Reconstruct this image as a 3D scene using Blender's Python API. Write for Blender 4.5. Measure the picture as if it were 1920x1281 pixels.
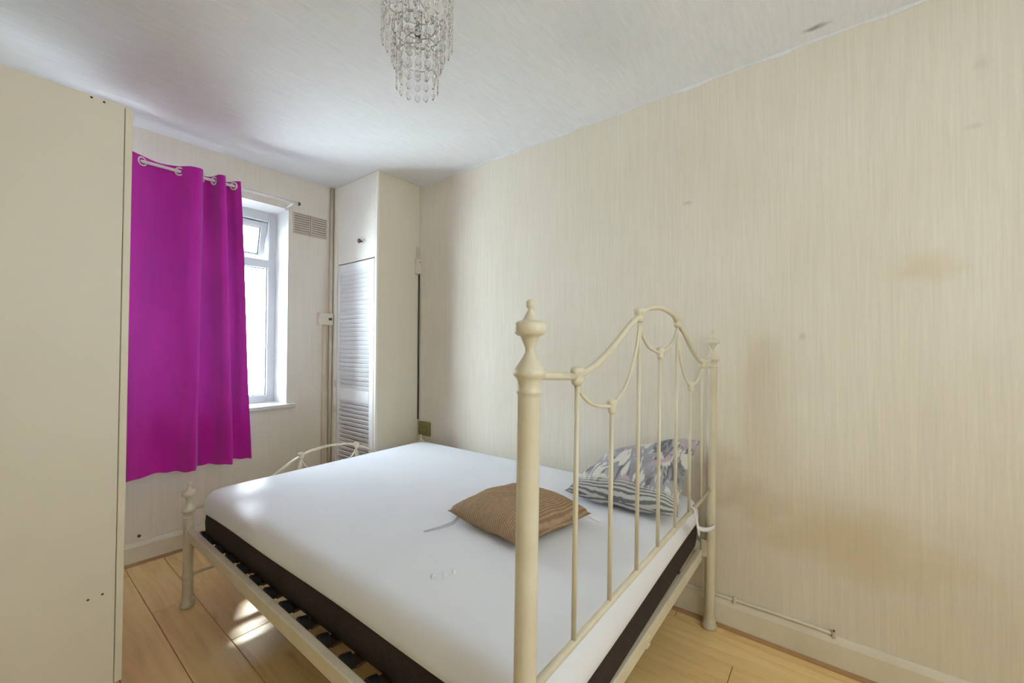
import bpy, bmesh, math, random
from mathutils import Vector, Matrix
random.seed(7)
S = bpy.context.scene
for o in list(bpy.data.objects): bpy.data.objects.remove(o)
COL = S.collection
PI = math.pi

# ------------------------------------------------------------------ camera
F_PX, YAW, PITCH, ROLL, CAM_H = 769.468, 51.7904, 0.9323, 0.267, 1.1887
cam_d = bpy.data.cameras.new('camera'); cam = bpy.data.objects.new('camera', cam_d); COL.objects.link(cam)
cam_d.sensor_fit = 'HORIZONTAL'; cam_d.sensor_width = 36; cam_d.lens = F_PX*36/1920
cam_d.clip_start = .02; cam_d.clip_end = 200
y_, p_, r_ = math.radians(YAW), math.radians(PITCH), math.radians(ROLL)
fw = Vector((math.sin(y_)*math.cos(p_), math.cos(y_)*math.cos(p_), math.sin(p_)))
rt = Vector((math.cos(y_), -math.sin(y_), 0)); up = rt.cross(fw)
rt2 = rt*math.cos(r_)+up*math.sin(r_); up2 = rt2.cross(fw)
cam.matrix_world = Matrix(((rt2.x, up2.x, -fw.x, 0), (rt2.y, up2.y, -fw.y, 0), (rt2.z, up2.z, -fw.z, CAM_H), (0, 0, 0, 1)))
S.camera = cam

# ------------------------------------------------------------------ world, sun, lamps, exposure
WORLD_STRENGTH, WORLD_COL = 21.0, (.81, .935, 1.0, 1)
w = bpy.data.worlds.new('overcast_sky'); S.world = w; w.use_nodes = True
bg = w.node_tree.nodes['Background']; bg.inputs[0].default_value = WORLD_COL; bg.inputs[1].default_value = WORLD_STRENGTH
def lamp(name, kind, energy, loc, direction, color=(1, 1, 1), **kw):
    d = bpy.data.lights.new(name, kind); d.energy = energy; d.color = color
    for k, v in kw.items(): setattr(d, k, v)
    o = bpy.data.objects.new(name, d); COL.objects.link(o); o.location = loc
    o.rotation_euler = Vector(direction).to_track_quat('-Z', 'Y').to_euler()
    return o
SUN_K, SUN_S = .37, .97
lamp('sun', 'SUN', 4.0, (3, 8, 6), (-SUN_K, -1, -SUN_S), (.95, .98, 1), angle=math.radians(3.6))
# unseen soft fill lamp at the rear wall, added to brighten the room
lamp('rear_fill_light', 'AREA', 20, (.40, -1.2, 1.25), (0, 1, -.12), (.90, .99, 1), shape='RECTANGLE', size=1.8, size_y=2.1)
S.view_settings.view_transform = 'Standard'; S.view_settings.look = 'None'
S.view_settings.gamma = 1; S.view_settings.use_curve_mapping = False
S.view_settings.exposure = 0.6
try: S.cycles.diffuse_bounces = 10; S.cycles.max_bounces = 16
except Exception: pass

# ------------------------------------------------------------------ materials
def srgb(r, g, b):
    f = lambda c: (c/255/12.92) if c/255 <= .04045 else ((c/255+.055)/1.055)**2.4
    return (f(r), f(g), f(b), 1)
class NT:
    def __init__(s, name):
        s.m = bpy.data.materials.new(name); s.m.use_nodes = True; s.t = s.m.node_tree
        s.b = s.t.nodes['Principled BSDF']; s.out = s.t.nodes['Material Output']
    def n(s, typ, **kw):
        x = s.t.nodes.new(typ)
        for k, v in kw.items():
            if k.startswith('i_'): x.inputs[k[2:].replace('_', ' ')].default_value = v
            else: setattr(x, k, v)
        return x
    def l(s, a, b): s.t.links.new(a, b)
    def coords(s, scale=(1, 1, 1), kind='Object', rot=(0, 0, 0), loc=(0, 0, 0)):
        c = s.n('ShaderNodeTexCoord'); mp = s.n('ShaderNodeMapping')
        mp.inputs['Scale'].default_value = scale; mp.inputs['Rotation'].default_value = rot; mp.inputs['Location'].default_value = loc
        s.l(c.outputs[kind], mp.inputs['Vector']); return mp.outputs[0]
    def noise(s, vec, scale, detail=3, rough=.5, dist=0):
        x = s.n('ShaderNodeTexNoise'); x.inputs['Scale'].default_value = scale; x.inputs['Detail'].default_value = detail
        x.inputs['Roughness'].default_value = rough; x.inputs['Distortion'].default_value = dist
        s.l(vec, x.inputs['Vector']); return x.outputs['Fac']
    def ramp(s, fac, stops, interp='LINEAR'):
        x = s.n('ShaderNodeValToRGB'); e = x.color_ramp.elements; x.color_ramp.interpolation = interp
        while len(e) < len(stops): e.new(.5)
        for el, (p, c) in zip(e, stops):
            el.position = p; el.color = c if len(c) == 4 else (*c, 1)
        s.l(fac, x.inputs[0]); return x.outputs[0]
    def mix(s, a, b, fac, mode='MIX'):
        x = s.n('ShaderNodeMix', data_type='RGBA', blend_type=mode)
        for v, k in ((fac, 0), (a, 6), (b, 7)):
            if hasattr(v, 'is_linked'): s.l(v, x.inputs[k])
            else: x.inputs[k].default_value = v
        return x.outputs[2]
    def math(s, op, a, b=None):
        x = s.n('ShaderNodeMath', operation=op)
        for v, k in ((a, 0), (b, 1)):
            if v is None: continue
            if hasattr(v, 'is_linked'): s.l(v, x.inputs[k])
            else: x.inputs[k].default_value = v
        return x.outputs[0]
    def spot(s, centre, radii, soft=.5):
        """1 inside an ellipsoid at centre (object coordinates), fading to 0 at its rim"""
        v = s.coords(tuple(1/r for r in radii), loc=tuple(-c/r for c, r in zip(centre, radii)))
        nz = s.noise(v, 1.7, 3)
        ln = s.n('ShaderNodeVectorMath', operation='LENGTH'); s.l(v, ln.inputs[0])
        d = s.math('ADD', ln.outputs['Value'], s.math('MULTIPLY', s.math('SUBTRACT', nz, .5), .9))
        mr = s.n('ShaderNodeMapRange', interpolation_type='SMOOTHSTEP'); s.l(d, mr.inputs[0])
        mr.inputs[1].default_value = 1; mr.inputs[2].default_value = soft; mr.inputs[3].default_value = 0; mr.inputs[4].default_value = 1
        return mr.outputs[0]
    def bump(s, h, strength, dist=.002):
        x = s.n('ShaderNodeBump'); x.inputs['Strength'].default_value = strength; x.inputs['Distance'].default_value = dist
        s.l(h, x.inputs['Height']); s.l(x.outputs[0], s.b.inputs['Normal'])
    def done(s, col=None, rough=.5, metal=0, spec=.5):
        if col is not None:
            if hasattr(col, 'is_linked'): s.l(col, s.b.inputs['Base Color'])
            else: s.b.inputs['Base Color'].default_value = col
        s.b.inputs['Roughness'].default_value = rough; s.b.inputs['Metallic'].default_value = metal
        s.b.inputs['Specular IOR Level'].default_value = spec
        return s.m
def plain(name, col, rough=.5, metal=0, spec=.5, vary=.06, scale=9, bump=0):
    t = NT(name); v = t.coords(); n = t.noise(v, scale, 4)
    dark = tuple(c*(1-vary*2) for c in col[:3])+(1,); light = tuple(min(1, c*(1+vary)) for c in col[:3])+(1,)
    c = t.ramp(n, [(.3, dark), (.7, light)])
    if bump: t.bump(t.noise(v, scale*12, 2), bump)
    return t.done(c, rough, metal, spec)
M = {}
def wallpaper(name, col, stripe, axis_scale, patches, marks):
    t = NT(name)
    st = t.noise(t.coords(axis_scale), 1, 3, .7)
    st2 = t.noise(t.coords(tuple(a*.25 for a in axis_scale)), 1, 3, .6)
    big = t.noise(t.coords((1, 1, .7)), 1.6, 4, .55)
    c = t.mix(col, tuple(x*y for x, y in zip(col[:3], (.93, .91, .86)))+(1,), t.ramp(big, [(.35, (0, 0, 0)), (.75, (1, 1, 1))]))
    shade = t.ramp(st, [(.3, (1-stripe,)*3), (.7, (1, 1, 1))])
    c = t.mix(c, shade, 1.0, 'MULTIPLY')
    shade2 = t.ramp(st2, [(.3, (1-stripe*.12,)*3), (.7, (1, 1, 1))])
    c = t.mix(c, shade2, 1.0, 'MULTIPLY')
    for (cen, rad, colr, amt, soft) in patches+marks:
        c = t.mix(c, colr, t.math('MULTIPLY', t.spot(cen, rad, soft), amt))
    t.bump(st, .22, .002)
    return t.done(c, .75, spec=.25)
XR, YW, H, XL, YB = 1.973, 3.013, 2.4, -.33, -1.25
CREAM = srgb(231, 225, 214)
M['wall_right'] = wallpaper('wallpaper_ribbed_cream', CREAM, .10, (60, 140, 4),
    [((XR, -.02, .47), (.4, .42, .17), srgb(205, 184, 140), .45, .2), ((XR, -.25, 1.47), (.3, .12, .07), srgb(205, 188, 150), .35, .2),  # yellower, darker patches, the largest low beside the bed head
     ((XR, .30, .56), (.3, .18, .12), srgb(190, 168, 125), .35, .2), ((XR, 1.2, 1.1), (.3, .5, .25), srgb(214, 206, 190), .35, .1)],
    [((XR, .53, 1.86), (.05, .03, .012), srgb(185, 175, 158), .5, .2), ((XR, -.36, 1.92), (.05, .035, .012), srgb(196, 187, 168), .4, .1),
     ((XR, .1, 1.24), (.05, .015, .02), srgb(190, 180, 160), .5, .2), ((XR, -.38, 2.12), (.05, .03, .03), srgb(198, 188, 164), .35, .1)])
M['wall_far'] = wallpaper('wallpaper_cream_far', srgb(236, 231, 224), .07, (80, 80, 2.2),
    [((1.35, YW, .55), (.35, .3, .5), srgb(190, 176, 150), .30, .1), ((1.59, YW, 1.2), (.08, .3, 1.3), srgb(178, 158, 130), .40, .2)], [])  # browner patch low on the wall, narrow strip along the cupboard corner
M['wall_plain'] = wallpaper('wallpaper_cream_plain', srgb(226, 219, 200), .08, (80, 80, 2.2), [], [])
t = NT('ceiling_paper')
st = t.noise(t.coords((9, 75, 10)), 1, 4, .65, .8); big = t.noise(t.coords(), 1.3, 4)
c = t.ramp(big, [(.3, srgb(230, 232, 236)), (.75, srgb(238, 239, 242))])
c = t.mix(c, t.ramp(st, [(.3, (.91, .91, .91)), (.7, (1, 1, 1))]), 1.0, 'MULTIPLY')
for cen, rad, amt in (((1.90, .05, H), (.022, .055, .2), .75), ((1.38, .36, H), (.03, .02, .2), .45), ((1.45, .7, H), (.35, .25, .2), .12)):
    c = t.mix(c, srgb(125, 125, 132), t.math('MULTIPLY', t.spot(cen, rad, .1), amt))
t.bump(st, .35, .004); M['ceiling'] = t.done(c, .85, spec=.2)
t = NT('laminate_oak')
oi = t.n('ShaderNodeObjectInfo'); cmb = t.n('ShaderNodeCombineXYZ')
t.l(t.math('MULTIPLY', oi.outputs['Random'], 40), cmb.inputs[0]); t.l(t.math('MULTIPLY', oi.outputs['Random'], 17), cmb.inputs[1])
va = t.n('ShaderNodeVectorMath', operation='ADD'); t.l(t.coords(), va.inputs[0]); t.l(cmb.outputs[0], va.inputs[1])
mp = t.n('ShaderNodeMapping'); mp.inputs['Scale'].default_value = (22, 1.6, 4); t.l(va.outputs[0], mp.inputs['Vector'])
g1 = t.noise(mp.outputs[0], 1, 6, .6, 1.2)
c = t.ramp(g1, [(.25, srgb(222, 184, 122)), (.5, srgb(242, 209, 148)), (.8, srgb(250, 224, 168))])
mp2 = t.n('ShaderNodeMapping'); mp2.inputs['Scale'].default_value = (7, 3, 3); t.l(va.outputs[0], mp2.inputs['Vector'])
kn = t.noise(mp2.outputs[0], 1, 2); c = t.mix(c, srgb(188, 142, 94), t.ramp(kn, [(.70, (0, 0, 0)), (.80, (.7, .7, .7))]))
tint = t.ramp(oi.outputs['Random'], [(0, (.93, .92, .90)), (1, (1.0, 1.0, 1.0))]); c = t.mix(c, tint, 1.0, 'MULTIPLY')
M['plank'] = t.done(c, .32, spec=.5)
M['underlay'] = plain('plank_gap_brown', srgb(120, 88, 56), .8)  # brown base that shows between the planks
M['skirting'] = plain('skirting_cream_paint', srgb(226, 220, 205), .45, vary=.05, scale=5)
M['bead'] = plain('floor_bead_oak', srgb(176, 138, 96), .5)
M['upvc'] = plain('window_white_plastic', srgb(196, 198, 200), .3, vary=.01)
M['reveal'] = plain('reveal_white_paint', srgb(206, 205, 203), .5, vary=.015)
M['gasket'] = plain('window_grey_gasket', srgb(110, 110, 114), .6)
t = NT('window_glass'); tr = t.n('ShaderNodeBsdfTransparent'); gl = t.n('ShaderNodeBsdfGlossy'); gl.inputs['Roughness'].default_value = .02
tr.inputs[0].default_value = (.96, .98, .98, 1); mx = t.n('ShaderNodeMixShader'); fr = t.n('ShaderNodeFresnel'); fr.inputs[0].default_value = 1.3
t.l(fr.outputs[0], mx.inputs[0]); t.l(tr.outputs[0], mx.inputs[1]); t.l(gl.outputs[0], mx.inputs[2]); t.l(mx.outputs[0], t.out.inputs[0]); M['glass'] = t.m
t = NT('acrylic_crystal'); t.b.inputs['Transmission Weight'].default_value = 1; t.b.inputs['IOR'].default_value = 1.28
M['crystal'] = t.done((.97, .97, .98, 1), .03)
M['chrome'] = plain('chrome_metal', srgb(190, 190, 195), .15, 1, vary=.02)
M['dark_metal'] = plain('dark_metal', srgb(90, 88, 84), .35, .8)
M['white_gloss'] = plain('rod_white_enamel', srgb(236, 232, 232), .25, vary=.02)
M['wardrobe'] = plain('wardrobe_cream_laminate', srgb(228, 223, 212), .42, vary=.025, scale=1.3)
M['wardrobe_edge'] = plain('wardrobe_edge_band', srgb(228, 222, 206), .35, vary=.02)
M['hole'] = plain('screw_hole_dark', srgb(84, 76, 62), .8)
t = NT('bed_ivory_enamel'); v = t.coords(); n = t.noise(v, 14, 4)
c = t.ramp(n, [(.3, srgb(204, 196, 174)), (.7, srgb(214, 207, 188))]); M['bed'] = t.done(c, .33)
t = NT('mattress_white_jersey'); v = t.coords(); n = t.noise(v, 3, 4)
c = t.ramp(n, [(.3, srgb(224, 228, 239)), (.7, srgb(231, 234, 243))])
t.bump(t.noise(v, 240, 2), .1, .001); M['sheet'] = t.done(c, .8, spec=.2)
t = NT('mattress_black_border'); v = t.coords(); n = t.noise(v, 300, 2)
c = t.ramp(n, [(.3, srgb(40, 33, 32)), (.7, srgb(68, 58, 57))]); t.bump(n, .4, .001); M['black'] = t.done(c, .8, spec=.2)
M['cap'] = plain('slat_cap_black_plastic', srgb(14, 10, 10), .6)
M['slat'] = plain('slat_dark_birch', srgb(70, 52, 40), .5)
def cloth(name, col, tcol, fac, rough=.85, back=None):
    t = NT(name); v = t.coords((1, 1, 1)); n = t.noise(v, 160, 2); big = t.noise(t.coords((1, 1, .4)), 7, 3)
    dk = tuple(x*.8 for x in col[:3])+(1,)
    c = t.mix(col, dk, t.ramp(big, [(.35, (0, 0, 0)), (.7, (1, 1, 1))])); t.bump(n, .25, .001)
    if back:
        ge = t.n('ShaderNodeNewGeometry'); c = t.mix(c, back, ge.outputs['Backfacing'])
    t.done(c, rough, spec=.15); t.b.inputs['Sheen Weight'].default_value = .4; t.b.inputs['Sheen Roughness'].default_value = .6; t.b.inputs['Sheen Tint'].default_value = (.75, .45, .9, 1)
    tl = t.n('ShaderNodeBsdfTranslucent'); tl.inputs[0].default_value = tcol; mx = t.n('ShaderNodeMixShader'); mx.inputs[0].default_value = fac
    t.l(t.b.outputs[0], mx.inputs[1]); t.l(tl.outputs[0], mx.inputs[2]); t.l(mx.outputs[0], t.out.inputs[0]); return t.m
M['curtain'] = cloth('curtain_magenta_cloth', srgb(198, 36, 170), srgb(150, 80, 170), .012, back=srgb(112, 104, 118))
t = NT('cushion_brown_ribbed'); v = t.coords()
wv = t.n('ShaderNodeTexWave'); wv.bands_direction = 'Y'; wv.inputs['Scale'].default_value = 34; wv.inputs['Distortion'].default_value = .8; t.l(v, wv.inputs['Vector'])
n = t.noise(v, 60, 3); c = t.ramp(wv.outputs['Fac'], [(.1, srgb(148, 120, 92)), (.7, srgb(176, 150, 122))])
c = t.mix(c, t.ramp(n, [(.3, (.82, .80, .78)), (.7, (1, 1, 1))]), 1.0, 'MULTIPLY'); t.bump(wv.outputs['Fac'], .5, .003); M['brown'] = t.done(c, .75, spec=.2)
t = NT('cushion_grey_foliage_print'); v = t.coords()
base = t.ramp(t.noise(v, 5, 3), [(.35, srgb(140, 142, 152)), (.65, srgb(178, 176, 184))])
l1 = t.noise(t.coords((4, 16, 6), rot=(0, 0, .7)), 1, 3, .5, 2.2)
c = t.mix(base, srgb(112, 114, 120), t.ramp(l1, [(.54, (0, 0, 0)), (.60, (1, 1, 1))]))
l2 = t.noise(t.coords((5, 18, 6), rot=(0, 0, -.5), loc=(3, 2, 0)), 1, 3, .5, 2.0)
c = t.mix(c, srgb(214, 213, 208), t.ramp(l2, [(.52, (0, 0, 0)), (.57, (1, 1, 1))]))
l3 = t.noise(t.coords(loc=(5, 1, 2)), 9, 1)
c = t.mix(c, srgb(188, 168, 182), t.ramp(l3, [(.66, (0, 0, 0)), (.70, (.9, .9, .9))]))
wv = t.n('ShaderNodeTexWave'); wv.bands_direction = 'X'; wv.inputs['Scale'].default_value = 34; wv.inputs['Distortion'].default_value = 1.6; t.l(v, wv.inputs['Vector'])
sp = t.n('ShaderNodeSeparateXYZ'); t.l(v, sp.inputs[0])
band = t.ramp(t.math('ADD', sp.outputs[0], .5), [(.315, (1, 1, 1)), (.345, (0, 0, 0))])
c = t.mix(c, t.ramp(wv.outputs['Fac'], [(.3, srgb(112, 114, 116)), (.55, srgb(190, 190, 190))]), band)
M['floral'] = t.done(c, .8, spec=.2)
M['ribbon'] = plain('ribbon_white_cotton', srgb(232, 232, 238), .8, vary=.03)
M['crease_grey'] = plain('crease_shade_grey', srgb(186, 188, 196), .8, vary=.03)  # grey of a crease shadow, put into a strip's colour
M['cupboard'] = plain('cupboard_cream_paint', srgb(240, 238, 230), .5, vary=.03, scale=2)
M['cupboard_side'] = wallpaper('cupboard_side_paper', srgb(226, 220, 206), .05, (80, 80, 2.2), [], [])
M['louvre'] = plain('louvre_white_paint', srgb(236, 238, 240), .4, vary=.02)
M['plastic'] = plain('cream_plastic', srgb(220, 212, 196), .4, vary=.03)
M['vent'] = plain('vent_beige_plastic', srgb(206, 196, 184), .5, vary=.03)
M['vent_dark'] = plain('vent_recess', srgb(150, 140, 134), .8)
M['olive'] = plain('olive_stained_plastic', srgb(132, 128, 74), .6, vary=.15, scale=30)
M['pipe'] = plain('conduit_beige_paint', srgb(208, 196, 176), .5, vary=.05)

# ------------------------------------------------------------------ mesh helpers
def link(name, bm, mat, parent=None, loc=None, smooth=False, recalc=True):
    me = bpy.data.meshes.new(name)
    if recalc: bmesh.ops.recalc_face_normals(bm, faces=bm.faces)
    bm.to_mesh(me); bm.free()
    if smooth:
        for p in me.polygons: p.use_smooth = True
    for m in (mat if isinstance(mat, (list, tuple)) else [mat]): me.materials.append(m)
    o = bpy.data.objects.new(name, me); COL.objects.link(o)
    if parent is not None: o.parent = parent
    if loc is not None: o.location = loc
    return o
def tag(o, label=None, cat=None, group=None, kind=None):
    if label: o['label'] = label
    if cat: o['category'] = cat
    if group: o['group'] = group
    if kind: o['kind'] = kind
    return o
def thing(name, label, cat, loc=(0, 0, 0), group=None, kind=None):
    o = bpy.data.objects.new(name, None); o.empty_display_size = .05; COL.objects.link(o); o.location = loc
    return tag(o, label, cat, group, kind)
def box(bm, a, b, bev=0, seg=1, mat=0):
    a, b = Vector(a), Vector(b); r = bmesh.ops.create_cube(bm, size=1)
    vs = r['verts']; c = (a+b)/2; d = b-a
    for v in vs: v.co = Vector((v.co.x*d.x, v.co.y*d.y, v.co.z*d.z))+c
    fs = {f for v in vs for f in v.link_faces}
    for f in fs: f.material_index = mat
    if bev:
        es = list({e for v in vs for e in v.link_edges})
        bmesh.ops.bevel(bm, geom=es, offset=bev, segments=seg, affect='EDGES', profile=.5, material=mat)
    return bm
def BX(a, b, bev=0, seg=1): return box(bmesh.new(), a, b, bev, seg)
def lathe(bm, prof, c=(0, 0, 0), n=20, axis='Z', lean=0):
    """prof: list of (r, z)"""
    rings = []
    for r, z in prof:
        ring = []
        for i in range(n):
            a = 2*PI*i/n; x, y = r*math.cos(a), r*math.sin(a)
            P = {'Z': (x, y, z), 'X': (z, x, y), 'Y': (x, z, y)}[axis]
            ring.append(bm.verts.new((c[0]+P[0], c[1]+P[1]+(lean*P[2] if axis == 'Z' else 0), c[2]+P[2])))
        rings.append(ring)
    for a, b in zip(rings, rings[1:]):
        for i in range(n): bm.faces.new((a[i], a[(i+1) % n], b[(i+1) % n], b[i]))
    bm.faces.new(rings[0]); bm.faces.new(rings[-1])
    return bm
def catmull(pts, k=6):
    pts = [Vector(p) for p in pts]; out = []
    for i in range(len(pts)-1):
        p0 = pts[max(i-1, 0)]; p1 = pts[i]; p2 = pts[i+1]; p3 = pts[min(i+2, len(pts)-1)]
        for j in range(k):
            t = j/k
            out.append(.5*((2*p1)+(p2-p0)*t+(2*p0-5*p1+4*p2-p3)*t*t+(3*p1-p0-3*p2+p3)*t**3))
    out.append(pts[-1]); return out
def tube(bm, pts, r, n=10, closed=False):
    pts = [Vector(p) for p in pts]; N = len(pts); rings = []
    nrm = None
    for i, p in enumerate(pts):
        a = pts[(i-1) % N] if closed or i > 0 else p; b = pts[(i+1) % N] if closed or i < N-1 else p
        d = (b-a).normalized()
        if nrm is None:
            nrm = d.orthogonal().normalized()
        else:
            nrm = (nrm-d*nrm.dot(d)).normalized()
        bi = d.cross(nrm); rr = r[i] if isinstance(r, (list, tuple)) else r
        rings.append([bm.verts.new(p+nrm*rr*math.cos(2*PI*k/n)+bi*rr*math.sin(2*PI*k/n)) for k in range(n)])
    for i in range(N if closed else N-1):
        a, b = rings[i], rings[(i+1) % N]
        for k in range(n): bm.faces.new((a[k], a[(k+1) % n], b[(k+1) % n], b[k]))
    if not closed: bm.faces.new(rings[0]); bm.faces.new(rings[-1])
    return bm
def TB(pts, r, n=10): return tube(bmesh.new(), pts, r, n)
def ribbon(pts, width_vecs, thick=.002):
    """flat strip along pts; width vector per point"""
    bm = bmesh.new(); rows = []
    for p, wv in zip(pts, width_vecs):
        p, wv = Vector(p), Vector(wv); rows.append((bm.verts.new(p-wv), bm.verts.new(p+wv)))
    fs = [bm.faces.new((a[0], a[1], b[1], b[0])) for a, b in zip(rows, rows[1:])]
    bmesh.ops.recalc_face_normals(bm, faces=fs)
    bmesh.ops.solidify(bm, geom=fs, thickness=thick)
    return bm

# ------------------------------------------------------------------ the room
floor = tag(link('floor', BX((XL, YB, -.06), (XR, YW, -.009)), M['underlay']), kind='structure')
PW = .16; edges = [.462+PW*k for k in range(-5, 10)]; edges = [XL]+[e for e in edges if XL+.01 < e < XR-.01]+[XR]
for i, (x0, x1) in enumerate(zip(edges, edges[1:])):
    y = YB-((i*.47) % 1.2)
    while y < YW:
        a, b = max(y, YB), min(y+1.2, YW); y += 1.2
        if b-a < .02: continue
        g = .0011; L, W = (b-a)/2-g, (x1-x0)/2-g
        link('plank', BX((-W, -L, -.009), (W, L, 0), .0012), M['plank'], floor, ((x0+x1)/2, (a+b)/2, 0))
tag(link('ceiling', BX((XL-.12, YB-.12, H), (XR+.12, YW+.29, H+.1)), M['ceiling']), kind='structure')
tag(link('wall_right', BX((XR, YB-.12, -.06), (XR+.12, YW+.29, H)), M['wall_right']), kind='structure')
tag(link('wall_left', BX((XL-.12, YB-.12, -.06), (XL, YW+.29, H)), M['wall_plain']), kind='structure')
tag(link('wall_back', BX((XL, YB-.12, -.06), (XR, YB, H)), M['wall_plain']), kind='structure')
WX0, WX1, WZ0, WZ1, YO = .12, 1.288, .79, 2.163, YW+.29
bm = bmesh.new()
box(bm, (XL, YW, -.06), (WX0, YO, H)); box(bm, (WX1, YW, -.06), (XR, YO, H))
box(bm, (WX0, YW, -.06), (WX1, YO, WZ0)); box(bm, (WX0, YW, WZ1), (WX1, YO, H))
tag(link('wall_far', bm, M['wall_far']), kind='structure')
# skirting boards and oak beads
def skirt(bm, a, b, inward, h=.118, th=.017):
    a, b, n = Vector(a), Vector(b), Vector(inward)
    prof = [(0, 0), (th, 0), (th, h-.022), (th*.75, h-.012), (th*.45, h-.003), (th*.3, h), (0, h)]
    r0 = [bm.verts.new(a+n*x+Vector((0, 0, z))) for x, z in prof]; r1 = [bm.verts.new(b+n*x+Vector((0, 0, z))) for x, z in prof]
    for i in range(len(prof)): bm.faces.new((r0[i], r0[(i+1) % len(prof)], r1[(i+1) % len(prof)], r1[i]))
    bm.faces.new(r0); bm.faces.new(r1); return bm
def bead(a, b, inward, th, r=.013):
    bm = bmesh.new(); a, b, n = Vector(a), Vector(b), Vector(inward)
    prof = [(th, 0)]+[(th+r*math.cos(q*PI/8), r*math.sin(q*PI/8)) for q in range(5)]
    r0 = [bm.verts.new(a+n*x+Vector((0, 0, z))) for x, z in prof]; r1 = [bm.verts.new(b+n*x+Vector((0, 0, z))) for x, z in prof]
    for i in range(len(prof)): bm.faces.new((r0[i], r0[(i+1) % len(prof)], r1[(i+1) % len(prof)], r1[i]))
    bm.faces.new(r0); bm.faces.new(r1); return bm
YC, XC = 2.438, 1.612
tag(link('baseboard_right', skirt(bmesh.new(), (XR, YB, 0), (XR, YC, 0), (-1, 0, 0)), M['skirting']), kind='structure')
tag(link('baseboard_far', skirt(bmesh.new(), (XL, YW, 0), (XC, YW, 0), (0, -1, 0)), M['skirting']), kind='structure')
tag(link('trim_1', bead((XR, YB, 0), (XR, YC, 0), (-1, 0, 0), .017), M['bead']), kind='structure')
tag(link('trim_2', bead((XL, YW-.0, 0), (XC, YW, 0), (0, -1, 0), .017), M['bead']), kind='structure')
# uneven strip of ceiling paper turned down onto the right wall
bm = bmesh.new(); n = 60; rows = []
for i in range(n+1):
    y = YB+(YC-YB)*i/n; d = .012+.008*math.sin(i*1.7)*math.sin(i*.61)
    rows.append([bm.verts.new((XR-.0008, y, H-.0005)), bm.verts.new((XR-.0008, y, H-d))])
fs = [bm.faces.new((a[0], a[1], b[1], b[0])) for a, b in zip(rows, rows[1:])]
for f in fs: f.normal_update()
r_ = bmesh.ops.extrude_face_region(bm, geom=fs)
bmesh.ops.translate(bm, verts=[v for v in r_['geom'] if isinstance(v, bmesh.types.BMVert)], vec=(-.0012, 0, 0))
tag(link('trim_3', bm, M['ceiling']), kind='structure')

# ------------------------------------------------------------------ window
win = thing('window_1', None, None, (0, 0, 0), kind='structure')
lin = .006; YF = YW+.195
bm = bmesh.new()
box(bm, (WX0, YW-.001, WZ0), (WX0+lin, YF, WZ1)); box(bm, (WX1-lin, YW-.001, WZ0), (WX1, YF, WZ1)); box(bm, (WX0, YW-.001, WZ1-lin), (WX1, YF, WZ1))
link('reveal', bm, M['reveal'], win)
link('sill', BX((WX0-.05, YW-.035, WZ0-.022), (WX1+.045, YF, WZ0+.004), .004, 2), M['reveal'], win)
Y0, Y1 = YF, YF+.06; fx0, fx1, fz0, fz1 = WX0+lin, WX1-lin, WZ0+.004, WZ1-lin
FT, TR0, TR1, MX = .052, 1.755, 1.815, .66
bm = bmesh.new()
fzt = fz1-.045
box(bm, (fx0, Y0, fz0), (fx0+FT, Y1, fz1), .004); box(bm, (fx1-FT, Y0, fz0), (fx1, Y1, fz1), .004)
box(bm, (fx0+FT, Y0, fz0), (fx1-FT, Y1, fz0+FT), .004); box(bm, (fx0+FT, Y0, fzt-FT*.4), (fx1-FT, Y1, fz1), .004)
link('frame', bm, M['upvc'], win)
link('transom', BX((fx0+FT, Y0, TR0), (fx1-FT, Y1, TR1), .004), M['upvc'], win)
link('mullion', BX((MX-.03, Y0, fz0+FT), (MX+.03, Y1, TR0), .004), M['upvc'], win)
link('mullion', BX((MX-.03, Y0, TR1), (MX+.03, Y1, fzt-FT*.4), .004), M['upvc'], win)
def pane(x0, x1, z0, z1, name='pane', parent=win, y=None):
    y = (Y0+Y1)/2 if y is None else y
    o = link(name, BX((x0+.001, y-.003, z0+.001), (x1-.001, y+.003, z1-.001)), M['glass'], parent)
    bm = bmesh.new(); q = .005
    box(bm, (x0, y-.008, z0), (x0+q, y-.004, z1)); box(bm, (x1-q, y-.008, z0), (x1, y-.004, z1))
    box(bm, (x0+q, y-.008, z0), (x1-q, y-.004, z0+q)); box(bm, (x0+q, y-.008, z1-q), (x1-q, y-.004, z1))
    link('gasket', bm, M['gasket'], o); return o
pane(MX+.03, fx1-FT, fz0+FT, TR0); pane(fx0+FT, MX-.03, fz0+FT, TR0); pane(fx0+FT, MX-.03, TR1, fzt-FT*.4)
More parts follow.
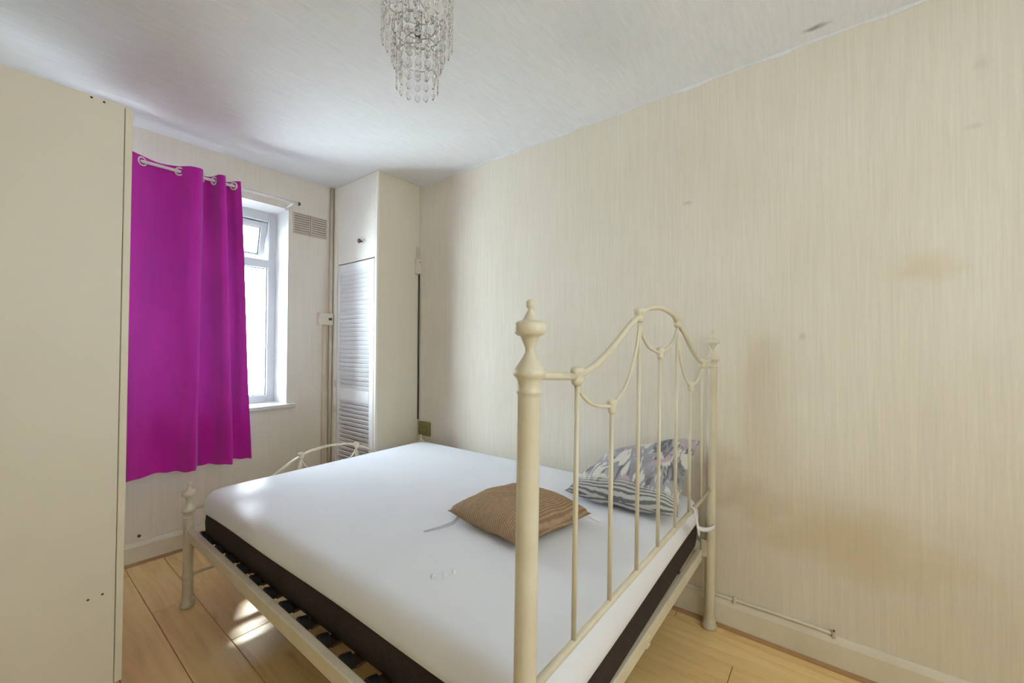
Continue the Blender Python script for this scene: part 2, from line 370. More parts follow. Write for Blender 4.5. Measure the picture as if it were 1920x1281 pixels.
# top-hung vent sash, tilted outwards
sx0, sx1, sz0, sz1 = MX+.033, fx1-FT-.003, TR1+.003, fzt-FT*.4-.003
hz = sz1-sz0; sw = .04
sash = bpy.data.objects.new('vent_sash', None); COL.objects.link(sash); sash.parent = win; sash.location = (0, Y0+.034, sz1); sash.rotation_euler = (math.radians(13), 0, 0)
bm = bmesh.new()
box(bm, (sx0, -.022, -hz), (sx0+sw, .026, 0), .003); box(bm, (sx1-sw, -.022, -hz), (sx1, .026, 0), .003)
box(bm, (sx0+sw, -.022, -hz), (sx1-sw, .026, -hz+sw), .003); box(bm, (sx0+sw, -.022, -sw), (sx1-sw, .026, 0), .003)
link('sash_frame', bm, M['upvc'], sash)
link('sash_pane', BX((sx0+sw, -.003, -hz+sw), (sx1-sw, .003, -sw)), M['glass'], sash)
bm = bmesh.new(); q = .006
for a, b in (((sx0+sw, -hz+sw), (sx0+sw+q, -sw)), ((sx1-sw-q, -hz+sw), (sx1-sw, -sw)), ((sx0+sw+q, -hz+sw), (sx1-sw-q, -hz+sw+q)), ((sx0+sw+q, -sw-q), (sx1-sw-q, -sw))):
    box(bm, (a[0], -.010, a[1]), (b[0], -.004, b[1]))
link('gasket', bm, M['gasket'], sash)
link('friction_stay', TB([(fx1-FT-.004, Y1-.01, sz1-.03), (fx1-FT-.006, Y1+.02, sz1-.13), (fx1-FT-.008, Y1+.035, sz1-.16)], .004, 6), M['dark_metal'], win)
tag(win, 'white plastic window beside the magenta curtain with tilted top vent')

# ------------------------------------------------------------------ corner cupboard with louvred door
cup = thing('corner_cupboard', 'full height cream boxed cupboard in the corner with a white louvred door', 'cupboard', (XC, YC, 0))
def CP(name, bm, mat, parent=cup, smooth=False):
    bmesh.ops.translate(bm, verts=bm.verts, vec=-Vector((XC, YC, 0)))
    return link(name, bm, mat, parent, None, smooth)
E = .0015
CP('side_panel', BX((XC, YC, E), (XR-E, YC+.02, H-E)), M['cupboard_side'])
CP('corner_bead', BX((XC-.004, YC-.004, E), (XC+.012, YC+.012, H-E), .002), M['cupboard'])
dy0, dy1, dz0, dz1 = YC+.026, YW-.075, .06, 1.80
bm = bmesh.new()
box(bm, (XC, YC+.02, E), (XC+.022, dy0, H-E)); box(bm, (XC-.006, dy1+.006, E), (XC+.022, YW-E, H-E)); box(bm, (XC, dy0, E), (XC+.022, dy1+.006, dz0-.004))
CP('door_frame', bm, M['cupboard'])
top = CP('upper_panel', BX((XC+.001, dy0+.002, dz1+.010), (XC+.02, dy1+.004, H-E), .002), M['cupboard'])
bm = bmesh.new(); lathe(bm, [(.006, 0), (.006, -.014), (.015, -.018), (.017, -.026), (.011, -.032)], (XC, 2.62, 1.937), 14, 'X')
CP('knob', bm, M['dark_metal'], top, True)
door = bpy.data.objects.new('louvred_door', None); COL.objects.link(door); door.parent = cup
dd0, dd1 = XC-.002, XC+.020; stw = .05
bm = bmesh.new()
box(bm, (dd0, dy0+.003, dz0), (dd1, dy0+.003+stw, dz1), .002); box(bm, (dd0, dy1-.028, dz0), (dd1, dy1-.001, dz1), .002)
for a, b in ((dz0, dz0+.09), (.806, .884), (dz1-.058, dz1)): box(bm, (dd0, dy0+.003+stw, a), (dd1, dy1-.028, b), .002)
CP('door_rails', bm, M['louvre'], door)
def slat_mesh():
    bm = bmesh.new(); ly0, ly1 = dy0+.003+stw, dy1-.028
    L = (ly1-ly0)/2; box(bm, (-.0035, -L, -.0185), (.0035, L, .0185), .002)
    bmesh.ops.rotate(bm, verts=bm.verts, cent=(0, 0, 0), matrix=Matrix.Rotation(math.radians(-33), 3, 'Y'))
    return bm
sl0 = None
for za, zb in ((.884, dz1-.058), (dz0+.09, .806)):
    k = round((zb-za)/.0315)
    for i in range(k):
        z = za+(i+.5)*(zb-za)/k; loc = Vector((XC+.010, (dy0+.003+stw+dy1-.028)/2, z))-Vector((XC, YC, 0))
        if sl0 is None: sl0 = link('slat', slat_mesh(), M['louvre'], door, loc)
        else:
            s = sl0.copy(); COL.objects.link(s); s.parent = door; s.location = loc
for z in (.92, .73):
    CP('hinge', BX((XC-.016, dy1-.004, z-.028), (XC-.0065, dy1+.016, z+.028), .002), M['plastic'], door)

# ------------------------------------------------------------------ wardrobe
WRX, WRY, WRZ = .289, 1.88, 2.0
wd = thing('wardrobe', 'tall plain cream wardrobe at left, its side panel facing the bed with screw holes', 'wardrobe', (XL+.02, WRY, 0))
def WP(name, bm, mat, parent=wd):
    bmesh.ops.translate(bm, verts=bm.verts, vec=-Vector((XL+.02, WRY, 0))); return link(name, bm, mat, parent)
x0 = XL+.02; xb = WRX-.021; ye = 2.86
sp_ = WP('side_panel', BX((x0, WRY, 0), (xb, WRY+.018, WRZ), .0015), M['wardrobe'])
for u in ((.189, 1.992), (.218, 1.990), (.205, .378), (.238, .381)):
    bm = bmesh.new(); lathe(bm, [(.0035, 0), (.0035, -.0012), (.002, -.0014)], (u[0], WRY+.0004, u[1]), 10, 'Y'); WP('screw_hole', bm, M['hole'], sp_)
WP('side_panel', BX((x0, ye-.018, 0), (xb, ye, WRZ), .0015), M['wardrobe'])
WP('top_panel', BX((x0, WRY+.018, WRZ-.018), (xb, ye-.018, WRZ)), M['wardrobe'])
WP('back_panel', BX((x0, WRY+.018, .06), (x0+.006, ye-.018, WRZ-.018)), M['wardrobe'])
WP('plinth', BX((xb-.02, WRY+.018, 0), (xb-.002, ye-.018, .07)), M['wardrobe'])
ym = (WRY+ye)/2
for a, b, hy in ((WRY+.001, ym-.0015, ym-.04), (ym+.0015, ye-.001, ym+.04)):
    d = WP('door', BX((xb+.002, a, .075), (WRX, b, WRZ-.002), .002), M['wardrobe_edge'])
    bm = bmesh.new(); tube(bm, [(WRX, hy, .95), (WRX+.028, hy, .955), (WRX+.028, hy, 1.115), (WRX, hy, 1.12)], .005, 8); WP('handle', bm, M['chrome'], d)

# ------------------------------------------------------------------ iron bed
HX0, HX1, HY, FY = .575, 1.916, .430, 2.336
LEAN = -.014
bed = thing('iron_bed', 'ivory painted metal bed frame with scrolled headboard and ball finials on its posts', 'bed', ((HX0+HX1)/2, (HY+FY)/2, 0))
BO = Vector(bed.location)
def BP(name, bm, mat=None, parent=bed, smooth=True):
    bmesh.ops.translate(bm, verts=bm.verts, vec=-BO); return link(name, bm, mat or M['bed'], parent, None, smooth)
# turned post profile read from the photograph: (half width, distance below the finial tip)
PP = [(.0, 0), (.0045, .0006), (.0075, .004), (.0083, .0085), (.0075, .013), (.0045, .0165), (.0055, .020), (.0085, .026), (.012, .033), (.0150, .0365), (.0225, .0385), (.0262, .0415), (.0276, .046),
      (.0278, .050), (.0276, .0545), (.0262, .059), (.0225, .062), (.0165, .0642), (.0145, .070), (.0105, .078), (.0083, .086), (.0090, .092), (.0135, .101), (.0205, .112), (.0255, .119),
      (.0278, .125), (.0278, .131), (.0235, .135), (.0205, .140), (.0195, .150), (.0200, .155), (.0218, .1575), (.0218, .161), (.0200, .1635)]
PR = .0197
def post(x, y, top, lean):
    prof = [(.0, 0), (.022, 0), (.0275, .003), (.0298, .010), (.0285, .017), (.0250, .0205), (.0245, .033), (.0225, .037), (.0205, .039), (PR, .041), (PR, .046), (PR, top-.170)]
    prof += [(r, top-d) for r, d in reversed(PP)]
    if top < 1: prof[11:11] = [(PR, .122), (PR, .127), (.0230, .131), (.0238, .138), (.0238, .142), (.0230, .149), (PR, .153), (PR, .158)]
    prof = [(max(r, .0004), z) for r, z in prof]
    bm = bmesh.new(); lathe(bm, prof, (x, y, 0), 28, 'Z', lean); return bm
for x in (HX0, HX1): BP('head_post', post(x, HY, 1.273, LEAN))
for x in (HX0, HX1): BP('foot_post', post(x, FY, .566, 0))
SP = [HX0+(HX1-HX0)*i/8 for i in range(9)]
def blob(c, rx, rz, ry):
    bm = bmesh.new(); prof = [(.0004, -1), (.45, -.93), (.72, -.70), (.80, -.40), (.74, -.15), (.80, .1), (.98, .38), (1.0, .62), (.82, .86), (.45, .97), (.0004, 1)]
    lathe(bm, [(r, z) for r, z in prof], (0, 0, 0), 18)
    for v in bm.verts: v.co = Vector((v.co.x*rx+c[0], v.co.y*ry+c[1], v.co.z*rz+c[2]))
    return bm
def panel(yf, zs, ztop3, zarch, zlow, zmid, zbot, k, is_head):
    Yz = (lambda z: HY+LEAN*z) if is_head else (lambda z: yf)
    P = lambda i, z: Vector((SP[i] if isinstance(i, int) else i, Yz(z), z))
    tr = .0078*k
    BP('top_rail', TB([P(0, zs+.012), P(SP[0]+.08, zs+.006), P(1, zs)], tr)); BP('top_rail', TB([P(8, zs+.012), P(SP[8]-.08, zs+.006), P(7, zs)], tr))
    dz = ztop3-zs
    for a, b in ((1, 3), (7, 5)):
        x0, x1 = SP[a], SP[b]; f = lambda t: x0+(x1-x0)*t
        BP('slope_rail', TB(catmull([P(f(0), zs), P(f(.25), zs+dz*.16), P(f(.5), zs+dz*.42), P(f(.8), zs+dz*.80), P(f(1), ztop3)]), tr))
    x0, x1 = SP[3], SP[5]
    BP('arch_rail', TB(catmull([P(x0, ztop3), P(x0+.05, ztop3+(zarch-ztop3)*.62), P(x0+.11, zarch-.004), P((x0+x1)/2, zarch), P(x1-.11, zarch-.004), P(x1-.05, ztop3+(zarch-ztop3)*.62), P(x1, ztop3)]), tr))
    def swag(i0, z0, i1, z1, im, zm):
        a, b, m = SP[i0], SP[i1], SP[im]
        pa = [P(a, z0), P(a+(m-a)*.12, z0+(zm-z0)*.38), P(a+(m-a)*.45, z0+(zm-z0)*.80), P(m, zm)]
        pb = [P(m, zm), P(m+(b-m)*.5, zm+(z1-zm)*.22), P(m+(b-m)*.85, zm+(z1-zm)*.62), P(b, z1)]
        BP('scroll', TB(catmull(pa), .0044*k)); BP('scroll', TB(catmull(pb), .0044*k))
    swag(1, zs-.012, 3, ztop3-.02, 2, zlow); swag(7, zs-.012, 5, ztop3-.02, 6, zlow); swag(3, ztop3-.02, 5, ztop3-.02, 4, zmid)
    tops = {1: zs, 2: zlow, 3: ztop3, 4: zmid, 5: ztop3, 6: zlow, 7: zs}
    for i, z in tops.items(): BP('spindle', TB([P(i, zbot), P(i, z)], .0054*k))
    for i in (1, 3, 5, 7): BP('rosette', blob(P(i, tops[i]+.001), .0205*k, .0205*k, .0150*k))
    for i in (2, 4, 6): BP('rosette', blob(P(i, tops[i]), .0150*k, .0185*k, .0120*k))
    BP('bottom_rail', TB([P(0, zbot), P(8, zbot)], .0085*k))
panel(HY, 1.131, 1.278, 1.312, 1.052, 1.176, .590, 1.0, True)
panel(FY, .434, .584, .612, .372, .470, .318, .95, False)
# side rails (angle section), head and foot cross rails
for s, x in ((1, HX0-.012), (-1, HX1+.012)):
    bm = bmesh.new(); xs = sorted((x, x+s*.026)); box(bm, (xs[0], HY+.012, .312), (xs[1], FY-.012, .360), .004, 2)
    xs = sorted((x+s*.024, x+s*.05)); box(bm, (xs[0], HY+.014, .318), (xs[1], FY-.014, .324))
    BP('side_rail', bm, smooth=False)
    for y in (HY, FY):
        bm = bmesh.new(); d = .03 if y == HY else -.03
        ys = sorted((y, y+d)); xs = sorted((x-s*.004, x+s*.03)); box(bm, (xs[0], ys[0], .300), (xs[1], ys[1], .372), .005, 2); BP('rail_bracket', bm, smooth=False)
BP('cross_rail', BX((HX0+.03, HY+.020, .290), (HX1-.03, HY+.042, .3335), .003, 2), smooth=False)
BP('cross_rail', BX((HX0+.016, FY-.022, .272), (HX1-.016, FY+.002, .306), .003, 2), smooth=False)
BP('stretcher', TB([(HX0, FY, .142), (HX1, FY, .142)], .0065))
BP('centre_rail', BX(((HX0+HX1)/2-.015, HY+.018, .285), ((HX0+HX1)/2+.015, FY-.022, .318), .003), smooth=False)
# sprung slats with black end caps
def cap_mesh():
    bm = bmesh.new(); n = 16; R0, R1 = .0215, .039; vs = [[], []]
    for e, x in enumerate((-.014, .014)):
        for k in range(n+1):
            a = PI*k/n; vs[e].append(bm.verts.new((x, R0*math.cos(a), R1*math.sin(a)*(1 if x < 0 else .8))))
    for k in range(n): bm.faces.new((vs[0][k], vs[0][k+1], vs[1][k+1], vs[1][k]))
    bm.faces.new((vs[0][0], vs[1][0], vs[1][n], vs[0][n])); bm.faces.new(vs[0]); bm.faces.new(vs[1]); return bm
def slat_bed_mesh(L):
    bm = bmesh.new(); n = 8; w = .023; rows = []
    for k in range(n+1):
        x = -L/2+L*k/n; z = .004*(1-(2*k/n-1)**2)
        rows.append([bm.verts.new((x, sy*w, z+sz)) for sy, sz in ((-1, -.004), (1, -.004), (1, .004), (-1, .004))])
    for a, b in zip(rows, rows[1:]):
        for q in range(4): bm.faces.new((a[q], a[(q+1) % 4], b[(q+1) % 4], b[q]))
    bm.faces.new(rows[0]); bm.faces.new(rows[-1]); return bm
ys = [2.205, 2.137]+[2.015-.1226*i for i in range(13)]
c0 = s0 = None
for y in ys:
    for s, x in ((1, HX0+.0275), (-1, HX1-.0275)):
        loc = Vector((x, y, .3335))-BO
        if c0 is None: c0 = link('slat_cap', cap_mesh(), M['cap'], bed, loc)
        else:
            c = c0.copy(); COL.objects.link(c); c.parent = bed; c.location = loc
        if s == -1: COL.objects[c.name].rotation_euler = (0, 0, PI)
    loc = Vector(((HX0+HX1)/2, y, .333))-BO
    if s0 is None: s0 = link('bed_slat', slat_bed_mesh(HX1-HX0-.085), M['slat'], bed, loc)
    else:
        c = s0.copy(); COL.objects.link(c); c.parent = bed; c.location = loc

# ------------------------------------------------------------------ mattress (slightly skewed on the frame)
MW, ML, MZ0, MZ1 = 1.285, 1.80, .3435, .552
mt = thing('mattress', 'white mattress with a black lower border lying on the ivory metal bed', 'mattress', (1.262, 1.352, MZ0))
mt.rotation_euler = (0, 0, math.radians(1.55))
def rrect(hx, hy, r, n=6):
    out = []
    for cx, cy, a0 in ((hx-r, hy-r, 0), (-hx+r, hy-r, PI/2), (-hx+r, -hy+r, PI), (hx-r, -hy+r, 3*PI/2)):
        for k in range(n+1):
            a = a0+PI/2*k/n; out.append((cx+r*math.cos(a), cy+r*math.sin(a)))
    return out
def densify(poly, step=.08):
    out = []
    for i, p in enumerate(poly):
        q = poly[(i+1) % len(poly)]; d = math.dist(p, q); k = max(1, int(d/step))
        for j in range(k): out.append((p[0]+(q[0]-p[0])*j/k, p[1]+(q[1]-p[1])*j/k))
    return out
def loft(levels, wob=None):
    """levels: (inset, z)"""
    base = densify(rrect(MW/2, ML/2, .055)); bm = bmesh.new(); rings = []
    for li, (ins, z) in enumerate(levels):
        ring = []
        for i, (x, y) in enumerate(base):
            k = Vector((x, y)); sx = (MW/2-ins)/(MW/2); sy = (ML/2-ins)/(ML/2)
            zz = z+(wob(x, y, li) if wob else 0)
            ring.append(bm.verts.new((x*sx, y*sy, zz)))
        rings.append(ring)
    for a, b in zip(rings, rings[1:]):
        for i in range(len(base)): bm.faces.new((a[i], a[(i+1) % len(base)], b[(i+1) % len(base)], b[i]))
    bm.faces.new(rings[0]); bm.faces.new(rings[-1]); return bm
hb = .112
link('black_border', loft([(.02, 0), (.006, .006), (.002, .03), (.0, .07), (.003, hb-.008), (.012, hb+.004)]), M['black'], mt, smooth=True)
T = MZ1-MZ0
wob = lambda x, y, li: (.004*math.sin(y*3.1+.6)+.003*math.sin(y*7+x*5)) if li < 3 else 0
link('white_top', loft([(.014, hb-.001), (.001, hb-.006), (-.004, hb-.001), (-.005, hb+.015), (-.002, hb+.045), (.006, T-.028), (.018, T-.012), (.04, T-.003), (.07, T), (.25, T+.003), (.5, T+.004)], wob), M['sheet'], mt, smooth=True)
# small raised creases in the cover
for k, (x, y, a) in enumerate(((.772, .880, .45), (.800, .868, .6), (.788, .850, .35), (.822, .848, .5))):
    p = Matrix.Rotation(-mt.rotation_euler[2], 3, 'Z') @ (Vector((x, y, 0))-Vector((1.262, 1.352, 0)))
    dx, dy = .013*math.cos(a), .013*math.sin(a)
    link('cover_crease', tube(bmesh.new(), [(p.x-dx, p.y-dy, T-.001), (p.x-dx*.4, p.y-dy*.4+.002, T+.003), (p.x+dx*.4, p.y+dy*.4+.002, T+.003), (p.x+dx, p.y+dy, T-.001)], [.001, .0042, .0042, .001], 6), M['sheet'], mt, smooth=True)

# ------------------------------------------------------------------ cushions
def cushion(hx, hy, th, n=28, pw=2.4, wr=.0, seed=1, flat=1.0, corners=None, ex=.55):
    rnd = random.Random(seed); bm = bmesh.new()
    ph = [rnd.uniform(0, 6) for _ in range(8)]
    def prof(a, b):
        f = max(0, (1-abs(a)**pw))*max(0, (1-abs(b)**pw)); return f**ex
    grid = {}
    for s in (1, -1):
        for i in range(n+1):
            for j in range(n+1):
                a, b = -1+2*i/n, -1+2*j/n
                edge = abs(a) > .999 or abs(b) > .999
                if s == -1 and edge: grid[s, i, j] = grid[1, i, j]; continue
                pin = 1-.075*(1-abs(b)**2)*(abs(a)**3); pin2 = 1-.075*(1-abs(a)**2)*(abs(b)**3)
                x, y = hx*a*pin, hy*b*pin2
                z = th*prof(a, b)*(1 if s == 1 else -flat)
                w_ = wr*prof(a, b)*(math.sin(a*7+ph[0]+2*b)*math.sin(b*5+ph[1])+.6*math.sin(a*11+b*9+ph[2]))
                bl = 0
                if corners:
                    p_, q_ = (a+1)/2, (b+1)/2; bl = corners[0]*(1-p_)*(1-q_)+corners[1]*p_*(1-q_)+corners[2]*p_*q_+corners[3]*(1-p_)*q_
                grid[s, i, j] = bm.verts.new((x, y, z+w_+bl))
    for s in (1, -1):
        for i in range(n):
            for j in range(n):
                q = [grid[s, i, j], grid[s, i+1, j], grid[s, i+1, j+1], grid[s, i, j+1]]
                bm.faces.new(q if s == 1 else q[::-1])
    return bm
cb = thing('brown_cushion', 'small brown ribbed square cushion lying in the middle of the white mattress', 'cushion', (1.195, .905, MZ1+.043))
cb.rotation_euler = (math.radians(-1), math.radians(1), math.radians(-8))
link('cover', cushion(.182, .188, .074, wr=.005, seed=3, flat=.60, ex=.42), M['brown'], cb, smooth=True)
link('flat_strip', ribbon([(-.160, .148, -.018), (-.19, .142, -.030), (-.235, .152, -.0360), (-.294, .165, -.0372)], [(0, .003, .006), (0, .004, .005), (0, .004, .003), (0, .003, .001)], .0015), M['crease_grey'], cb)  # grey strip put in for the crease shadow beside the cushion
pl = thing('floral_cushion', 'grey cushion printed with pale foliage and stripes, leaning on the wall behind the headboard', 'cushion', (1.712, .676, MZ1+.106))
pl.rotation_euler = (0, 0, math.radians(4))
link('cover', cushion(.222, .222, .082, wr=.008, seed=5, flat=.85, corners=(-.062, .125, -.030, -.055), ex=.48), M['floral'], pl, smooth=True)
# loose white strap on the mattress between both cushions
zz = MZ1+.006
sp = catmull([(1.475, .835, zz+.001), (1.455, .80, zz+.004), (1.430, .765, zz+.006), (1.405, .735, zz+.003), (1.385, .68, zz)], 5)
tag(link('white_strap', ribbon(sp, [(.004, -.006, .003)]*len(sp), .002), M['ribbon'], smooth=True), 'thin white strap lying on the mattress between the brown and grey cushions', 'strap')
# white ribbon knotted round the head end of the bed
flat_strip = thing('white_ribbon', 'white ribbon tied round the lower headboard rail, one end reaching the wall post', 'ribbon', (1.615, HY-.01, .55))
def TP(name, bm): bmesh.ops.translate(bm, verts=bm.verts, vec=-Vector(flat_strip.location)); return link(name, bm, M['ribbon'], flat_strip, None, True)
bm = bmesh.new(); cy, cz = HY+LEAN*.59, .59
tube(bm, [(1.615, cy+.0125*math.cos(a*PI/6), cz+.0125*math.sin(a*PI/6)) for a in range(12)], .0035, 6, True); TP('loop', bm)
p = catmull([(1.615, cy-.012, cz-.008), (1.622, cy-.015, .555), (1.645, cy-.014, .520), (1.672, cy-.012, .486)], 4); TP('tail', ribbon(p, [(.011, .001, .005)]*len(p), .003))
p = catmull([(1.640, cy-.016, .522), (1.70, cy-.022, .497), (1.79, cy-.026, .470), (1.893, cy-.020, .446)], 4); TP('tail', ribbon(p, [(.002, .001, .0075)]*len(p), .003))

# ------------------------------------------------------------------ curtain and rod
RZ, RY, RR = 2.182, 2.915, .009
rod = thing('curtain_rod', 'thin white curtain rod above the window with a small dark end stop', 'curtain rod', (.30, RY, RZ))
def RP(name, bm, mat, sm=True): bmesh.ops.translate(bm, verts=bm.verts, vec=-Vector((.30, RY, RZ))); return link(name, bm, mat, rod, None, sm)
RP('pole', TB([(.05, RY, RZ), (1.300, RY, RZ)], RR, 12), M['white_gloss'])
bm = bmesh.new(); lathe(bm, [(.004, 0), (.012, .002), (.013, .010), (.009, .016), (.002, .018)], (1.300, RY, RZ), 14, 'X'); RP('end_stop', bm, M['dark_metal'])
for x in (1.268, .10):
    bm = bmesh.new(); tube(bm, [(x, RY, RZ-.010), (x, RY+.05, RZ-.012), (x, YW-.004, RZ-.012)], .005, 8); box(bm, (x-.012, YW-.005, RZ-.035), (x+.012, YW-.0005, RZ+.012), .001); RP('bracket', bm, M['white_gloss'], False)
cur = thing('curtain', 'magenta eyelet curtain hanging in deep folds from the white rod', 'curtain', (.62, RY, RZ))
A = .052
topp = [(.27, -.6), (.33, -1), (.41, -.75), (.485, 0), (.56, .85), (.615, .55), (.650, 0), (.685, -.9), (.735, -1), (.757, 0), (.772, .9), (.800, .8), (.814, 0), (.824, -.9), (.852, -.95), (.866, 0), (.880, .9), (.905, .6), (.915, 0), (.940, -.7)]
botp = [(.27, -.3), (.34, -.9), (.43, -.8), (.50, -.1), (.57, .5), (.62, .3), (.66, -.15), (.695, -.75), (.728, -1), (.746, -.1), (.766, .7), (.81, .45), (.845, .0), (.872, -.7), (.905, -.95), (.921, -.05), (.938, .7), (.965, .55), (.99, .1), (1.022, -.3)]
ZT, ZB = RZ+.030, .488
tp = catmull([(x, y*A, 0) for x, y in topp], 7); bp = catmull([(x, y*A*1.4, 0) for x, y in botp], 7)
bm = bmesh.new(); NZ = 40; rows = []
for r in range(NZ+1):
    t_ = r/NZ; s = t_**.9; row = []
    for i, (a, b) in enumerate(zip(tp, bp)):
        p = a.lerp(b, s); y = p.y*(1+.10*math.sin(t_*9+i*.13))+.004*math.sin(t_*14+i*.31)*t_
        row.append(bm.verts.new((p.x+.003*math.sin(t_*7+i*.2)*t_, RY+y-.004, ZT+(ZB-ZT)*t_+.003*math.sin(i*.5)*t_)))
    rows.append(row)
fs = [bm.faces.new((a[i], a[i+1], b[i+1], b[i])) for a, b in zip(rows, rows[1:]) for i in range(len(tp)-1)]
bmesh.ops.recalc_face_normals(bm, faces=fs)
if sum(f.normal.y for f in fs) > 0: bmesh.ops.reverse_faces(bm, faces=fs)
bmesh.ops.translate(bm, verts=bm.verts, vec=-Vector(cur.location))
link('cloth', bm, M['curtain'], cur, None, True, False)
def ring_at(x, ang):
    bm = bmesh.new(); R0 = .021; pts = []
    for k in range(20):
        a = 2*PI*k/20; v = Vector((0, R0*math.cos(a), R0*math.sin(a))); v.rotate(Matrix.Rotation(ang, 3, 'Z')); pts.append(Vector((x, RY, RZ))+v)
    tube(bm, pts, .0052, 8, True); bmesh.ops.translate(bm, verts=bm.verts, vec=-Vector(cur.location))
    o = link('eyelet', bm, M['white_gloss'], cur, None, True); return o
for x, a in ((.487, -1.0), (.648, .95), (.757, -.45), (.813, .45), (.866, -.45), (.914, .55)): ring_at(x, a)

# ------------------------------------------------------------------ small wall fittings
vent = thing('air_vent', 'beige double square air vent on the wall right of the window', 'vent', (1.432, YW, 2.075))
for xo in (-.062, .062):
    L_ = []
    pnl = link('grille', BX((xo-.058, -.004, -.072), (xo+.058, -.0002, .072)), M['vent_dark'], vent)
    bm = bmesh.new(); q = .007
    box(bm, (xo-.060, -.010, -.074), (xo-.060+q, -.0003, .074)); box(bm, (xo+.060-q, -.010, -.074), (xo+.060, -.0003, .074))
    box(bm, (xo-.060+q, -.010, -.074), (xo+.060-q, -.0003, -.074+q)); box(bm, (xo-.060+q, -.010, .074-q), (xo+.060-q, -.0003, .074)); link('rim', bm, M['vent'], pnl)
    for k in range(8):
        z = -.058+.0166*k; bm = BX((xo-.053, -.0085, z-.0045), (xo+.053, -.004, z+.0045)); link('vent_blade', bm, M['vent'], pnl)
sw_ = thing('fused_switch', 'cream switch box on the window wall beside the louvred door', 'switch', (1.545, YW, 1.40))
link('box', BX((-.052, -.038, -.044), (.052, -.0005, .044), .004, 2), M['plastic'], sw_)
link('rocker', BX((.016, -.044, -.009), (.040, -.038, .009), .002), M['hole'], sw_)
tag(link('cable_trunking', BX((1.531, YW-.016, .12), (1.559, YW-.0005, 1.355), .002), M['pipe']), 'beige cable trunking running down from the cream switch box', 'trunking')
tag(link('corner_pipe', TB([(1.588, YW-.014, .12), (1.588, YW-.014, H-.002)], .012, 12), M['pipe'], smooth=True), 'beige painted pipe rising in the corner beside the cupboard', 'pipe')
bell = thing('junction_box', 'cream junction box fixed in the corner high on the right wall', 'box', (XR-.02, YC-.014, 1.79))
link('box', BX((-.022, -.014, -.055), (.0195, .0135, .055), .003, 2), M['plastic'], bell)
link('cover_screw', lathe(bmesh.new(), [(.004, -.0145), (.004, -.0165), (.002, -.017)], (0, 0, .03), 8, 'Y'), M['dark_metal'], bell)
tag(link('cable_cover', BX((XR-.03, YC-.012, 1.848), (XR-.002, YC-.0005, 1.935), .002), M['pipe']), 'short beige cover strip directly above the corner junction box', 'cover')
tag(link('corner_cable', TB([(XR-.007, YC-.007, 1.733), (XR-.008, YC-.007, 1.2), (XR-.0065, YC-.0065, .66)], .0055, 8), M['dark_metal'], smooth=True), 'dark cable dropping down the corner from the junction box to the olive socket', 'cable')
oz = thing('olive_socket', 'small olive stained socket low on the right wall above the mattress', 'socket', (XR, 2.355, .600))
link('plate', BX((-.016, -.062, -.050), (-.0005, .062, .050), .003, 2), M['olive'], oz); link('back_box', BX((-.024, -.03, -.022), (-.016, .03, .022), .003), M['olive'], oz)
# cable pinned along the right skirting
cab = thing('skirting_cable', 'cream cable pinned along the top of the right skirting board', 'cable', (XR, .2, .126))
pts = [(-.008, y-.2, .0+.0025*math.sin(y*9)) for y in [1.2-.06*i for i in range(20)]+[.012]]
link('cable', TB(pts, .0062, 8), M['skirting'], cab, smooth=True)
for y in (.010, .34, .7): link('clip', BX((-.017, y-.2-.006, -.012), (-.0005, y-.2+.006, .012), .002), M['plastic'] if y > .1 else M['pipe'], cab)
link('clip_nail', lathe(bmesh.new(), [(.003, -.001), (.003, -.006)], (-.012, .010-.2, .016), 8, 'X'), M['hole'], cab)
tag(link('wall_nail', lathe(bmesh.new(), [(.004, .0), (.004, -.012), (.007, -.013), (.007, -.016)], (XR-.0003, .566, .165), 10, 'X'), M['hole'], smooth=False), 'dark nail in the right wall just above the skirting, under the headboard', 'nail')
tag(link('wall_nail', lathe(bmesh.new(), [(.004, .0), (.004, -.010), (.007, -.011), (.007, -.014)], (.52, YW-.0003, .150), 10, 'Y'), M['hole'], smooth=False), 'dark nail above the skirting below the magenta curtain', 'nail')

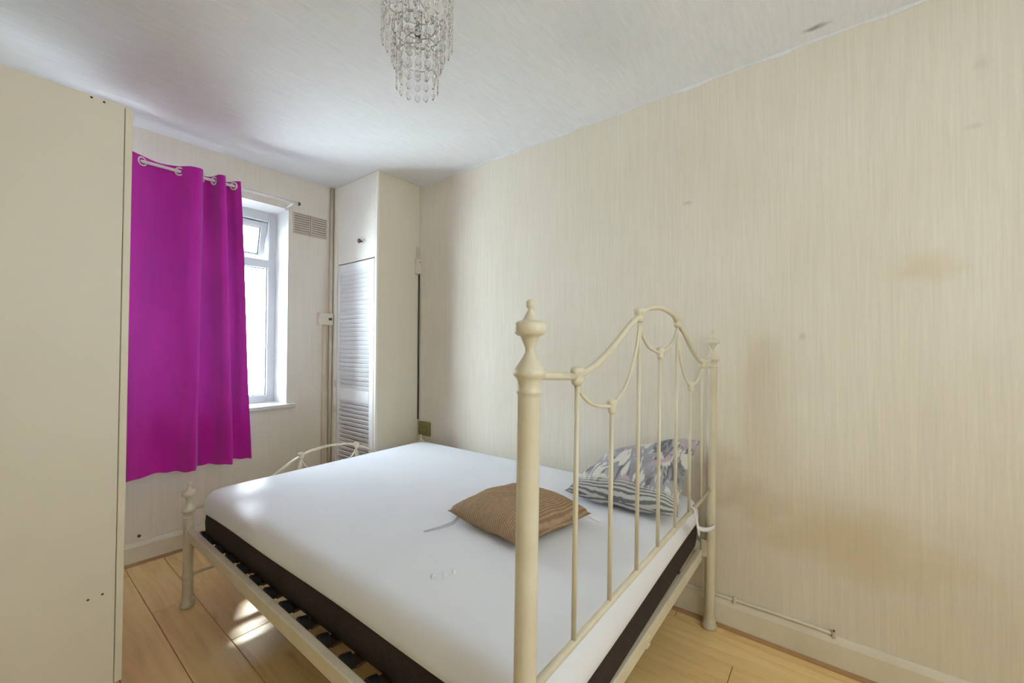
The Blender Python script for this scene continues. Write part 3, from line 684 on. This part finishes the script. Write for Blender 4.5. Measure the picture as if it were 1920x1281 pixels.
# ------------------------------------------------------------------ crystal chandelier
CX, CY = .759, .954
ch = thing('chandelier', 'round tiered chandelier of clear hanging crystal drops under the ceiling', 'chandelier', (CX, CY, H))
def hoop(r, z, rr): return tube(bmesh.new(), [(r*math.cos(2*PI*k/40), r*math.sin(2*PI*k/40), z) for k in range(40)], rr, 6, True)
bm = bmesh.new(); lathe(bm, [(.0005, -.028), (.03, -.026), (.05, -.014), (.055, -.0005), (.0005, -.0005)], n=24); link('ceiling_plate', bm, M['chrome'], ch, None, True)
link('stem', TB([(0, 0, -.02), (0, 0, -.285)], .004, 8), M['chrome'], ch, None, True)
bm = bmesh.new(); lathe(bm, [(.0005, -.305), (.007, -.302), (.010, -.293), (.007, -.284), (.004, -.280)], n=14); link('hub', bm, M['dark_metal'], ch, None, True)
for r, z in ((.100, -.185), (.052, -.268), (.034, -.315)):
    link('hoop', hoop(r, z, .0022), M['chrome'], ch, None, True)
for k in range(4):
    a = k*PI/2+.4
    link('hoop_rod', TB([(.045*math.cos(a), .045*math.sin(a), -.012), (.052*math.cos(a), .052*math.sin(a), -.268)], .0016, 6), M['chrome'], ch, None, True)
    link('hoop_arm', TB([(0, 0, -.185), (.100*math.cos(a), .100*math.sin(a), -.185)], .0018, 6), M['chrome'], ch, None, True)
def bead_m(h, rw):
    bm = bmesh.new(); prof = [(.0006, h/2), (rw*.45, h*.42), (rw, h*.22), (rw, -h*.22), (rw*.45, -h*.42), (.0006, -h/2)]
    lathe(bm, prof, n=8)
    for v in bm.verts: v.co.y *= .45
    return bm
protos = {}
def drop(kind, h, rw, r, a, z):
    if kind not in protos:
        o = link(kind, bead_m(h, rw), M['crystal'], ch); protos[kind] = o
    else:
        o = protos[kind].copy(); COL.objects.link(o); o.parent = ch
    o.location = (r*math.cos(a), r*math.sin(a), z); o.rotation_euler = (0, 0, a+PI/2)
for k in range(22):
    a = 2*PI*k/22
    for q in range(4): drop('crystal_drop', .034, .0085, .100, a, -.205-.0365*q)
for k in range(16):
    a = 2*PI*k/16+.1
    for q in range(3): drop('crystal_drop', .034, .0085, .072, a, -.300-.0365*q)
for k in range(14):
    a = 2*PI*k/14
    for q in range(3): drop('crystal_bead', .030, .0075, .060, a, -.382-.032*q)
for r, z in ((.072, -.281), (.060, -.364)): link('hoop', hoop(r, z, .0018), M['chrome'], ch, None, True)
for k in range(3):
    a = k*2*PI/3
    link('hoop_rod', TB([(.072*math.cos(a), .072*math.sin(a), -.281), (.060*math.cos(a), .060*math.sin(a), -.364)], .0014, 6), M['chrome'], ch, None, True)
    link('hoop_arm', TB([(0, 0, -.275), (.072*math.cos(a), .072*math.sin(a), -.281)], .0016, 6), M['chrome'], ch, None, True)
